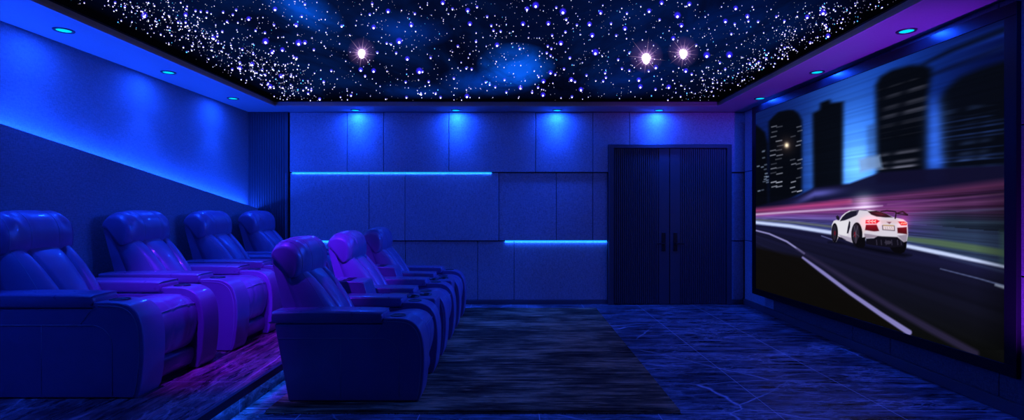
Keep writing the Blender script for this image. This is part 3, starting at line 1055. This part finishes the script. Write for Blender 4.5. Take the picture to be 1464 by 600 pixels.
    # green verge and pale curb line
    poly([(1292, 337), (1340, 342), (1390, 349), (1445, 358), (1445, 368), (1390, 359), (1340, 351), (1292, 344)], (86, 112, 78), 4, 0.8)
    poly([(1430, 330), (1445, 330), (1445, 400), (1430, 395)], (70, 110, 100), 8, 0.4)
    line([(1078, 313.5), (1140, 318), (1190, 324)], [2, 3, 3], (120, 128, 120), 3, 0.7)
    # road
    road_top = interp([1078, 1130, 1190, 1290, 1345, 1445], [320, 326, 335, 353, 364, 384], px)
    wr_ = np.clip((py - road_top) / 3 + 0.5, 0, 1)
    depth = np.clip((py - road_top) / 120, 0, 1)
    rcol = np.stack([22 - 12 * depth, 22 - 11 * depth, 54 - 42 * depth], -1)
    sr = 0.85 + 0.3 * noise1(np.arctan2(py - 310, px - 1000), 31, 60)
    img = img * (1 - wr_[..., None]) + (rcol * sr[..., None]) * wr_[..., None]
    line([(1078, 317.5), (1130, 323), (1190, 332.5), (1290, 350), (1345, 361.5), (1400, 373), (1445, 383)], [4.5, 5, 5.5, 5.5, 6, 5, 4], (200, 214, 252), 3.0, 0.97)
    line([(1345, 366), (1445, 390)], [3, 5], (60, 74, 116), 4, 0.5)
    # verge inside the bend
    poly([(1078, 352), (1120, 362), (1148, 368), (1165, 384), (1200, 412), (1240, 440), (1296, 478), (1078, 420)], (12, 10, 8), 6, 0.9)
    line([(1078, 328.5), (1100, 334), (1125, 345), (1150, 362)], [2.2, 2.4, 2.6, 2.6], (150, 146, 205), 1.6, 0.9)
    line([(1148, 368), (1175, 388), (1215, 418), (1260, 449), (1300, 475)], [3, 5, 5.5, 6.5, 8], (136, 130, 196), 2.2, 0.95)
    line([(1140, 356), (1175, 377), (1215, 402), (1270, 436), (1330, 470), (1395, 505)], [2.5, 5, 7, 8, 10, 10], (44, 38, 70), 5, 0.8)
    line([(1175, 337), (1192, 343)], [1.4, 1.4], (120, 124, 190), 1.5, 0.7)
    line([(1345, 384), (1400, 398), (1445, 411)], [1.2, 1.6, 3], (120, 136, 190), 2, 0.7)
    line([(1424, 407), (1445, 413)], [3, 5], (190, 205, 235), 3, 0.85)
    # ---- car (white, seen from behind at three quarters)
    def z(pts): return [(1160 + x / 6, 280 + y / 6) for x, y in pts]
    poly(z([(150, 395), (240, 390), (420, 450), (640, 500), (800, 520), (860, 508), (700, 470), (460, 430)]), (4, 4, 12), 6, 0.9)
    body = [(174, 300), (178, 245), (192, 214), (214, 204), (238, 210), (262, 170), (290, 146), (325, 126), (380, 117), (470, 117), (560, 126),
            (640, 150), (705, 182), (790, 200), (826, 228), (832, 330), (822, 386), (800, 400), (700, 380), (600, 352), (540, 362), (470, 362),
            (440, 420), (400, 430), (350, 398), (268, 368), (236, 352), (214, 394), (190, 392), (178, 350)]
    poly(z(body), (214, 208, 222), 1.0)
    poly(z([(178, 250), (200, 214), (232, 214), (300, 210), (340, 212), (330, 300), (300, 350), (236, 330), (214, 250)]), (226, 224, 232), 1.6)
    poly(z([(236, 330), (300, 345), (350, 360), (350, 398), (268, 368)]), (168, 160, 182), 1.6)
    poly(z([(420, 180), (470, 190), (470, 300), (440, 330), (420, 250)]), (222, 208, 214), 2)
    poly(z([(455, 322), (520, 330), (600, 345), (560, 356), (460, 362)]), (150, 136, 156), 1.5)
    poly(z([(740, 340), (826, 330), (820, 386), (798, 396)]), (150, 140, 160), 1.5)
    # glass, roof and engine cover
    poly(z([(246, 216), (268, 180), (300, 150), (340, 130), (392, 124), (404, 130), (386, 168), (330, 192), (290, 208)]), (26, 24, 44), 1.0)
    poly(z([(392, 124), (404, 118), (412, 120), (396, 160), (384, 168)]), (60, 54, 80), 1.0)
    poly(z([(336, 124), (380, 117), (470, 117), (492, 128), (420, 122)]), (96, 88, 120), 1.0)
    poly(z([(486, 132), (560, 126), (640, 150), (700, 184), (640, 184), (560, 176), (516, 160)]), (40, 18, 30), 1.2)
    poly(z([(520, 140), (590, 138), (650, 165), (600, 168)]), (120, 40, 56), 2.0, 0.55)
    # spoiler
    line(z([(600, 132), (650, 126), (720, 134), (735, 150)]), [1.6, 2.0, 2.2, 2.0], (44, 22, 36), 1.0)
    line(z([(728, 150), (722, 190)]), [1.6, 2.2], (36, 18, 30), 1.0)
    line(z([(735, 148), (785, 134), (826, 160)]), [1.8, 2.4, 2.0], (52, 26, 38), 1.0)
    line(z([(740, 152), (800, 158), (826, 162)]), [1.4, 1.8, 1.8], (26, 14, 24), 1.0)
    # mirror, intakes
    poly(z([(212, 176), (226, 166), (242, 178), (244, 202), (232, 208), (218, 196)]), (28, 24, 40), 1.0)
    poly(z([(326, 214), (336, 222), (334, 266), (318, 322), (306, 320), (314, 268)]), (24, 22, 40), 1.0)
    poly(z([(230, 346), (262, 356), (300, 378), (262, 372), (236, 366)]), (20, 18, 34), 1.0)
    # wheels
    def ell(cx, cy, rx, ry, col, soft=1.0, op=1.0):
        poly(z([(cx + rx * math.cos(2 * PI * i / 28), cy + ry * math.sin(2 * PI * i / 28)) for i in range(28)]), col, soft, op)
    ell(202, 316, 28, 84, (14, 13, 22))
    ell(200, 314, 17, 66, (36, 33, 48))
    ell(203, 318, 8, 20, (90, 24, 40), 1.5)
    ell(392, 330, 48, 104, (14, 13, 22))
    ell(384, 322, 29, 84, (40, 36, 50))
    ell(376, 330, 10, 24, (110, 22, 36), 1.5)
    for a in range(5):
        t = a * 2 * PI / 5 + 0.3
        line(z([(384, 322), (384 + 27 * math.cos(t), 322 + 80 * math.sin(t))]), [0.9, 0.9], (86, 80, 100), 0.8, 0.8)
    poly(z([(404, 360), (466, 352), (464, 420), (448, 446), (400, 442), (380, 428)]), (10, 9, 16), 1.2)
    poly(z([(672, 436), (820, 388), (818, 440), (800, 480), (768, 496), (712, 484), (690, 462)]), (8, 7, 13), 1.2)
    poly(z([(470, 365), (540, 362), (572, 344), (740, 352), (798, 398), (790, 432), (690, 442), (540, 424), (472, 412)]), (16, 14, 26), 1.2)
    for xx in (560, 600, 640, 690, 740, 770):
        line(z([(xx, 378), (xx + 4, 418)]), [1.0, 1.0], (74, 70, 96), 1.2, 0.7)
    ell(660, 398, 30, 16, (52, 48, 66), 1.2)
    # rear lights, ducts and number plate
    poly(z([(470, 246), (562, 246), (584, 300), (540, 304), (462, 292)]), (88, 14, 26), 1.2)
    poly(z([(738, 272), (820, 266), (824, 328), (742, 318)]), (80, 14, 24), 1.2)
    poly(z([(468, 206), (560, 200), (590, 214), (560, 238), (466, 236)]), (170, 26, 44), 1.0)
    poly(z([(742, 218), (800, 218), (824, 234), (820, 252), (772, 252)]), (170, 30, 40), 1.0)
    for xx in (492, 520, 546):
        line(z([(xx - 14, 218), (xx, 219), (xx + 8, 208)]), [1.0, 1.3, 1.0], (255, 214, 205), 1.0)
        line(z([(xx, 219), (xx + 8, 231)]), [1.3, 1.0], (255, 190, 180), 1.0)
    for xx in (778, 796, 812):
        line(z([(xx - 8, 234), (xx, 238), (xx + 3, 228)]), [1.0, 1.3, 1.0], (255, 190, 160), 1.0)
    add(0.9 * np.exp(-((px - 1246) / 13) ** 2 - ((py - 317) / 8) ** 2), (110, 10, 16))
    add(0.7 * np.exp(-((px - 1292) / 8) ** 2 - ((py - 319) / 9) ** 2), (110, 10, 16))
    poly(z([(590, 206), (742, 206), (756, 236), (604, 236)]), (226, 190, 198), 2.5, 0.7)
    poly(z([(648, 222), (688, 222), (672, 240)]), (90, 30, 50), 1.4, 0.8)
    poly(z([(608, 250), (716, 254), (720, 300), (612, 292)]), (96, 80, 96), 1.2)
    poly(z([(616, 256), (710, 260), (712, 292), (620, 286)]), (238, 216, 220), 1.0)
    line(z([(620, 250), (706, 254)]), [1.3, 1.3], (220, 170, 90), 1.2, 0.8)
    for xx in (634, 652, 672, 690):
        line(z([(xx, 268), (xx + 7, 282)]), [1.0, 1.0], (120, 110, 140), 1.0, 0.6)
    # darkening of the picture towards its lower and right edge
    dk = 1 - 0.75 * np.clip((px - 1395) / 45, 0, 1) * np.clip((py - 250) / 40, 0, 1) * (py < 500) * 0.5
    img = np.clip(img * dk[..., None], 0, 255) / 255.0
    lin = np.where(img <= 0.04045, img / 12.92, ((img + 0.055) / 1.055) ** 2.4)
    # mesh
    P = np.stack([DIRN.x * U + NORM.x * 0.002, DIRN.y * U + NORM.y * 0.002, V], -1).reshape(-1, 3)
    idx = np.arange(NU * NV).reshape(NV, NU)
    quads = np.stack([idx[:-1, :-1], idx[1:, :-1], idx[1:, 1:], idx[:-1, 1:]], -1).reshape(-1, 4)
    me = bpy.data.meshes.new('display')
    me.vertices.add(len(P))
    me.vertices.foreach_set('co', P.astype(np.float32).ravel())
    me.loops.add(quads.size)
    me.loops.foreach_set('vertex_index', quads.astype(np.int32).ravel())
    me.polygons.add(len(quads))
    me.polygons.foreach_set('loop_start', np.arange(0, quads.size, 4, dtype=np.int32))
    me.update(calc_edges=True)
    me.validate()
    ca = me.color_attributes.new('picture', 'FLOAT_COLOR', 'POINT')
    arr = np.ones((len(P), 4), np.float32)
    arr[:, :3] = lin.reshape(-1, 3)
    ca.data.foreach_set('color', arr.ravel())
    t = NT('screen_picture')
    at = t.n('ShaderNodeAttribute', attribute_name='picture')
    t.emit(at.outputs['Color'], 1.0)
    me.materials.append(t.m)
    o = bpy.data.objects.new('display', me)
    COL.objects.link(o)
    o.parent = scr
    o['label'] = 'lit picture of a white sports car on a motorway at night'


build_display()


# ------------------------------------------------------------------ recliner
def arm_profile():
    front = catmull([(0.235, 0.574), (0.33, 0.575), (0.40, 0.566), (0.455, 0.536), (0.492, 0.482), (0.512, 0.40), (0.518, 0.29), (0.512, 0.17),
                     (0.498, 0.06), (0.478, 0.004)], 4)
    return [(-0.42, 0.004), (-0.517, 0.534), (0.225, 0.534), (0.23, 0.568)] + front


def loft_grid(mb, fn, nu, nv, close_u=False):
    n = len(mb.v)
    for j in range(nv):
        for i in range(nu):
            mb.v.append(tuple(fn(i / (nu - 1), j / (nv - 1))))
    for j in range(nv - 1):
        for i in range(nu - 1):
            a = n + j * nu + i
            mb.f.append((a, a + 1, a + nu + 1, a + nu))
    return mb


def make_recliner():
    root = empty('recliner')
    L, LP = M['leather'], M['leather_pad']
    MB().box(-0.38, 0.42, -0.36, 0.36, 0.0, 0.06).build('plinth', M['plinth'], root)
    # arms
    for s in (-1, 1):
        y0, y1 = (0.205, 0.41) if s > 0 else (-0.41, -0.205)
        yo = y1 if s > 0 else y0
        arm = MB().prism(arm_profile(), 'y', y0, y1).build('armrest', L, root, smooth=True, bevel=0.022, bseg=4, angle=60)
        md = arm.modifiers.new('wn', 'WEIGHTED_NORMAL')
        # pad: rounded long cushion
        pm = MB()
        prof = catmull([(-0.545, 0.573), (-0.538, 0.540), (-0.51, 0.532), (0.20, 0.532), (0.228, 0.543), (0.236, 0.576), (0.228, 0.606), (0.195, 0.619), (-0.2, 0.624), (-0.51, 0.620), (-0.538, 0.607)], 5, True)
        ny = 15
        cx, cz = -0.155, 0.577
        for j in range(ny):
            v = -1 + 2 * j / (ny - 1)
            v = math.sin(v * PI / 2)
            k = (1 - abs(v) ** 6) ** 0.5 if abs(v) < 1 else 0.0
            kz = 0.62 + 0.38 * k
            kx = 0.955 + 0.045 * k
            yy = (y0 + y1) / 2 + v * (0.108)
            for (x, z_) in prof:
                pm.v.append((cx + (x - cx) * kx, yy, cz + (z_ - cz) * kz))
        m = len(prof)
        for j in range(ny - 1):
            for i in range(m):
                a, b = j * m + i, j * m + (i + 1) % m
                pm.f.append((a, b, b + m, a + m))
        pm.f.append(tuple(range(m)))
        pm.f.append(tuple((ny - 1) * m + i for i in range(m)))
        pm.build('arm_pad', LP, arm, smooth=True).data.set_sharp_from_angle(angle=math.radians(38))
        # stitching on the outer side
        def seam(path, r_):
            MB().tube(path, r_).build('stitching', M['thread'], arm, smooth=True)
        e = 0.0005 if s > 0 else -0.0005
        ln = [(-0.49, 0.437), (0.22, 0.437)] + [(0.22 + 0.12 * math.sin(a), 0.317 + 0.12 * math.cos(a)) for a in np.linspace(0.2, PI / 2, 8)] + [(0.342, 0.02)]
        seam([(x, yo + e, z_) for x, z_ in ln], 0.0019)
        seam([(-0.06, yo + e, 0.436), (-0.06, yo + e, 0.02)], 0.0013)
        seam([(0.222, yo + e, 0.53), (0.16, yo + e, 0.44)], 0.0014)
        fr_ = [(0.26, 0.551), (0.335, 0.550), (0.395, 0.541), (0.437, 0.516), (0.468, 0.472), (0.488, 0.40), (0.494, 0.29), (0.488, 0.17), (0.474, 0.06), (0.462, 0.02)]
        seam([(x, yo + e, z_) for x, z_ in catmull(fr_, 3)], 0.0024)
        # cup holder
        cup = MB()
        c = (0.315, (y0 + y1) / 2, 0.575)
        cup.lathe([(0.054, 0.0), (0.054, 0.003), (0.051, 0.005), (0.048, 0.004), (0.045, 0.001)], c, 28, cap=False)
        cup.build('cup_holder', M['cup_ring'], arm, smooth=True)
        MB().lathe([(0.046, 0.0), (0.046, 0.0015)], c, 28).build('cup_well', M['black'], arm)
    # seat cushion
    prof = catmull([(-0.24, 0.46), (-0.05, 0.49), (0.14, 0.522), (0.28, 0.546), (0.38, 0.546), (0.452, 0.522), (0.492, 0.472), (0.506, 0.40), (0.500, 0.31), (0.474, 0.215), (0.44, 0.178)], 4)
    full = prof + [(0.2, 0.175), (-0.24, 0.2)]
    m = len(full)
    sc = MB()
    ny = 29
    for j in range(ny):
        u = -1 + 2 * j / (ny - 1)
        edge = (1 - abs(u) ** 6)
        g = math.exp(-((abs(u) - 0.40) / 0.05) ** 2)
        for i, (x, z_) in enumerate(full):
            top = 1.0 if i < len(prof) else 0.0
            zz = z_ - top * (0.022 * abs(u) ** 2.2 * (1 if z_ > 0.4 else 0.3))
            nx_ = 0.018 * (1 - edge) + 0.014 * u * u
            xx = x - (nx_ + 0.006 * g) * (1 if x > 0.40 else 0)
            if z_ > 0.44 and x > 0.0: zz -= 0.004 * g
            wr_ = 0.004 * math.sin(u * 31 + x * 9) * (abs(u) > 0.75) * (0.25 < z_ < 0.45)
            sc.v.append((xx + wr_, u * 0.207, zz))
    for j in range(ny - 1):
        for i in range(m):
            a, b = j * m + i, j * m + (i + 1) % m
            sc.f.append((a, b, b + m, a + m))
    sc.f.append(tuple(range(m)))
    sc.f.append(tuple((ny - 1) * m + i for i in range(m)))
    seat = sc.build('seat_cushion', L, root, smooth=True)
    seat.data.set_sharp_from_angle(angle=math.radians(60))
    pp = MB()
    pp.tube([(0.4925 - 0.014 * u * u - 0.018 * abs(u) ** 6, u * 0.204, 0.484 - 0.022 * abs(u) ** 2.2) for u in np.linspace(-1, 1, 21)], 0.003)
    pp.build('piping', M['thread'], seat, smooth=True)
    for yy in (-0.083, 0.083):
        MB().tube([(x - 0.009, yy, z_ - 0.004) for x, z_ in prof[22:]], 0.0014).build('stitching', M['thread'], seat, smooth=True)
    # footrest flap below the seat
    ff = MB().prism(catmull([(0.425, 0.165), (0.452, 0.15), (0.458, 0.10), (0.445, 0.05), (0.425, 0.035)], 4) + [(0.38, 0.035), (0.38, 0.165)], 'y', -0.203, 0.203)
    fo = ff.build('footrest_panel', L, root, smooth=True, bevel=0.008, bseg=2, angle=60)
    for yy in (-0.083, 0.083):
        MB().tube([(0.4585, yy, 0.12), (0.4485, yy, 0.06)], 0.0013).build('stitching', M['thread'], fo)
    # back shell with side wings
    sh = [(-0.43, 0.30), (-0.515, 0.60)] + catmull([(-0.545, 0.72), (-0.598, 0.93), (-0.596, 0.958), (-0.575, 0.970), (-0.545, 0.962), (-0.515, 0.935)], 4) + [(-0.462, 0.85), (-0.382, 0.625), (-0.30, 0.35)]
    bs = MB().prism(sh, 'y', -0.262, 0.262).build('backrest', L, root, smooth=True, bevel=0.016, bseg=3, angle=50)
    # back cushion, three channels
    wing = lambda z_: np.interp(z_, [0.40, 0.625, 0.85, 0.95], [-0.285, -0.365, -0.452, -0.49])
    frontx = lambda z_: np.interp(z_, [0.40, 0.50, 0.625, 0.74, 0.82, 0.88, 0.93], [-0.075, -0.115, -0.182, -0.262, -0.325, -0.382, -0.44])
    def cush(uu, tt):
        u = -1 + 2 * uu
        z_ = 0.40 + 0.53 * tt
        us_ = 0.34 + 0.15 * tt ** 1.5
        a = abs(u)
        body = 0.10 + 0.90 * ((1 - a ** 4.0) ** 0.55 if a < 1 else 0)
        g = math.exp(-((a - us_) / 0.045) ** 2)
        mid = max(0.0, 1 - (a / us_) ** 2) * 0.034 if a < us_ else max(0.0, 1 - ((a - (1 + us_) / 2) / ((1 - us_) / 2)) ** 2) * 0.034
        topf = 1 - 0.10 * max(0, (tt - 0.82) / 0.18) ** 2
        x = wing(z_) - 0.012 + (frontx(z_) - wing(z_)) * body * topf - g * 0.024 + mid * (0.35 + 0.65 * min(1.0, 2.2 * (1 - tt) + 0.25)) - 0.008
        return (x, math.copysign(abs(u) ** 0.9, u) * 0.264, z_)
    cm_ = MB()
    nu, nv = 61, 30
    loft_grid(cm_, cush, nu, nv)
    n0 = len(cm_.v)
    loft_grid(cm_, lambda uu, tt: (wing(0.40 + 0.53 * tt) - 0.06, math.copysign(abs(-1 + 2 * uu) ** 0.9, -1 + 2 * uu) * 0.264, 0.40 + 0.53 * tt), nu, nv)
    for j in range(nv - 1):
        for i in (0, nu - 1):
            a = j * nu + i
            cm_.f.append((a, a + nu, n0 + a + nu, n0 + a))
    for i in range(nu - 1):
        for j in (0, nv - 1):
            a = j * nu + i
            cm_.f.append((a, a + 1, n0 + a + 1, n0 + a))
    bc = cm_.build('back_cushion', L, root, smooth=True)
    for s in (-1, 1):
        pth = []
        for tt in np.linspace(0.25, 0.9, 16):
            uu = (1 + s * 0.86) / 2
            p = cush(uu, tt)
            pth.append((p[0] + 0.001, p[1], p[2]))
        MB().tube(pth, 0.0014).build('stitching', M['thread'], bc, smooth=True)
    # headrest pillow wrapping over the top
    hp = catmull([(-0.440, 0.838), (-0.400, 0.843), (-0.376, 0.872), (-0.368, 0.93), (-0.376, 1.00), (-0.404, 1.065), (-0.455, 1.108), (-0.520, 1.120), (-0.580, 1.092),
                  (-0.613, 1.035), (-0.617, 0.985), (-0.590, 0.968), (-0.535, 0.925), (-0.485, 0.865)], 4, True)
    m = len(hp)
    hm = MB()
    ny = 41
    cx, cz = -0.492, 0.975
    def head_pt(x, z_, u):
        a = abs(u)
        k = (1 - a ** 3.4) ** 0.5 if a < 1 else 0.0
        kx = 0.66 + 0.34 * k
        kz = 0.35 + 0.65 * k
        g = math.exp(-((a - 0.36) / 0.030) ** 2)
        w = 0.007 * math.sin(13 * u + 22 * z_) * (0.4 < a < 0.95) * math.sin(PI * max(0.0, a - 0.4) / 0.55) * max(0.0, min(1.0, (z_ - 0.98) / 0.05))
        bx_, bz_ = -0.55, 1.0
        f = 1 - 0.026 * g
        zz = bz_ + (z_ - bz_) * (kz if z_ > bz_ else 1.0)
        return (bx_ + (x - bx_) * kx * f + w, u * 0.280, zz + w - 0.008 * g * (z_ > 1.0))
    for j in range(ny):
        u = math.sin((-1 + 2 * j / (ny - 1)) * PI / 2)
        for x, z_ in hp:
            hm.v.append(head_pt(x, z_, u))
    for j in range(ny - 1):
        for i in range(m):
            a, b = j * m + i, j * m + (i + 1) % m
            hm.f.append((a, b, b + m, a + m))
    hm.f.append(tuple(range(m)))
    hm.f.append(tuple((ny - 1) * m + i for i in range(m)))
    hd = hm.build('headrest', L, root, smooth=True)
    for uu in (-0.86, -0.38, 0.38, 0.86):
        MB().tube([(lambda p: (p[0] + 0.0012, p[1], p[2] + 0.0012))(head_pt(x, z_, uu)) for x, z_ in hp[:38]], 0.0015).build('stitching', M['thread'], hd, smooth=True)
    return root


proto = make_recliner()
RUG = 0.014
front_y = [4.025, 5.155, 6.285]
fl = ['nearest recliner of the front row, its dark side panel facing the viewer', 'middle recliner of the front row, between the two consoles',
      'farthest recliner of the front row, closest to the back wall']
for i, y in enumerate(front_y):
    o = proto if i == 0 else copy_tree(proto)
    o.location = (-1.15, y, RUG)
    tag(o, fl[i], 'recliner', 'front row recliners')
rear_y = [3.69, 4.79, 5.89, 6.99]
rl = ['recliner on the raised step nearest the viewer, cut by the left edge', 'second recliner from the viewer on the raised step',
      'third recliner from the viewer on the raised step', 'farthest recliner on the raised step, beside the fluted pillar']
for i, y in enumerate(rear_y):
    o = copy_tree(proto)
    o.location = (-2.895, y, PLAT)
    o.scale = (1.10, 1.02, 1.05)
    tag(o, rl[i], 'recliner', 'rear row recliners on the raised step')


# consoles between the front recliners
def make_console():
    root = empty('console')
    w = 0.136
    prof = [(-0.40, 0.0), (0.44, 0.0), (0.455, 0.03), (0.465, 0.56), (0.445, 0.572), (-0.105, 0.572), (-0.142, 0.700), (-0.16, 0.712), (-0.42, 0.722), (-0.44, 0.71)]
    b = MB().prism(prof, 'y', -w, w).build('console_body', M['leather'], root, bevel=0.012, bseg=3, smooth=True, angle=35)
    b.modifiers.new('wn', 'WEIGHTED_NORMAL')
    MB().box(0.02, 0.19, -w + 0.012, w - 0.012, 0.572, 0.580).build('tray', M['tray'], root, bevel=0.003, bseg=2)
    for yy, xx in ((-0.055, 0.26), (0.055, 0.35)):
        c = MB().lathe([(0.052, 0.0), (0.052, 0.010), (0.047, 0.013), (0.042, 0.010), (0.040, 0.003)], (xx, yy, 0.572), 26, cap=False)
        cc = c.build('cup_holder', M['black'], root, smooth=True)
        MB().lathe([(0.041, 0.001), (0.041, 0.003)], (xx, yy, 0.572), 26).build('cup_well', M['black'], cc)
    for y0 in (-0.09, 0.02):
        MB().box(-0.34, -0.27, y0, y0 + 0.07, 0.717, 0.722).build('slot', M['black'], root)
    return root


cons = make_console()
for i, y in enumerate((4.59, 5.72)):
    o = cons if i == 0 else copy_tree(cons)
    o.location = (-1.15, y, RUG)
    tag(o, ['armrest console with cup holders between the nearest and middle front recliners',
            'armrest console with cup holders between the middle and farthest front recliners'][i], 'console', 'consoles in the front row')

# ------------------------------------------------------------------ rug
rg = MB()
rg.box(-1.655, 1.084, 3.46, 7.12, 0.0, RUG)
r = rg.build('rug', M['rug'], bevel=0.005, bseg=2)
tag(r, 'large dark rug with streaked pile under the front row of recliners', 'rug')
fg = MB()
for i in range(520):
    x = -1.652 + 2.732 * (i + 0.5) / 520
    L = random.uniform(0.015, 0.035)
    dx = random.uniform(-0.006, 0.006)
    fg.prism([(x - 0.0018, 0.001), (x + 0.0018, 0.001), (x + 0.0012, 0.006), (x - 0.0012, 0.006)], 'y', 3.462, 3.46 - L)
f = fg.build('fringe', M['rug'], r)
f['kind'] = 'stuff'

# ------------------------------------------------------------------ world
w = bpy.data.worlds.new('world')
scene.world = w
w.use_nodes = True
w.node_tree.nodes['Background'].inputs[0].default_value = (0.01, 0.05, 0.5, 1)
w.node_tree.nodes['Background'].inputs[1].default_value = 0.02
scene.cycles.max_bounces = 8
scene.cycles.use_denoising = True
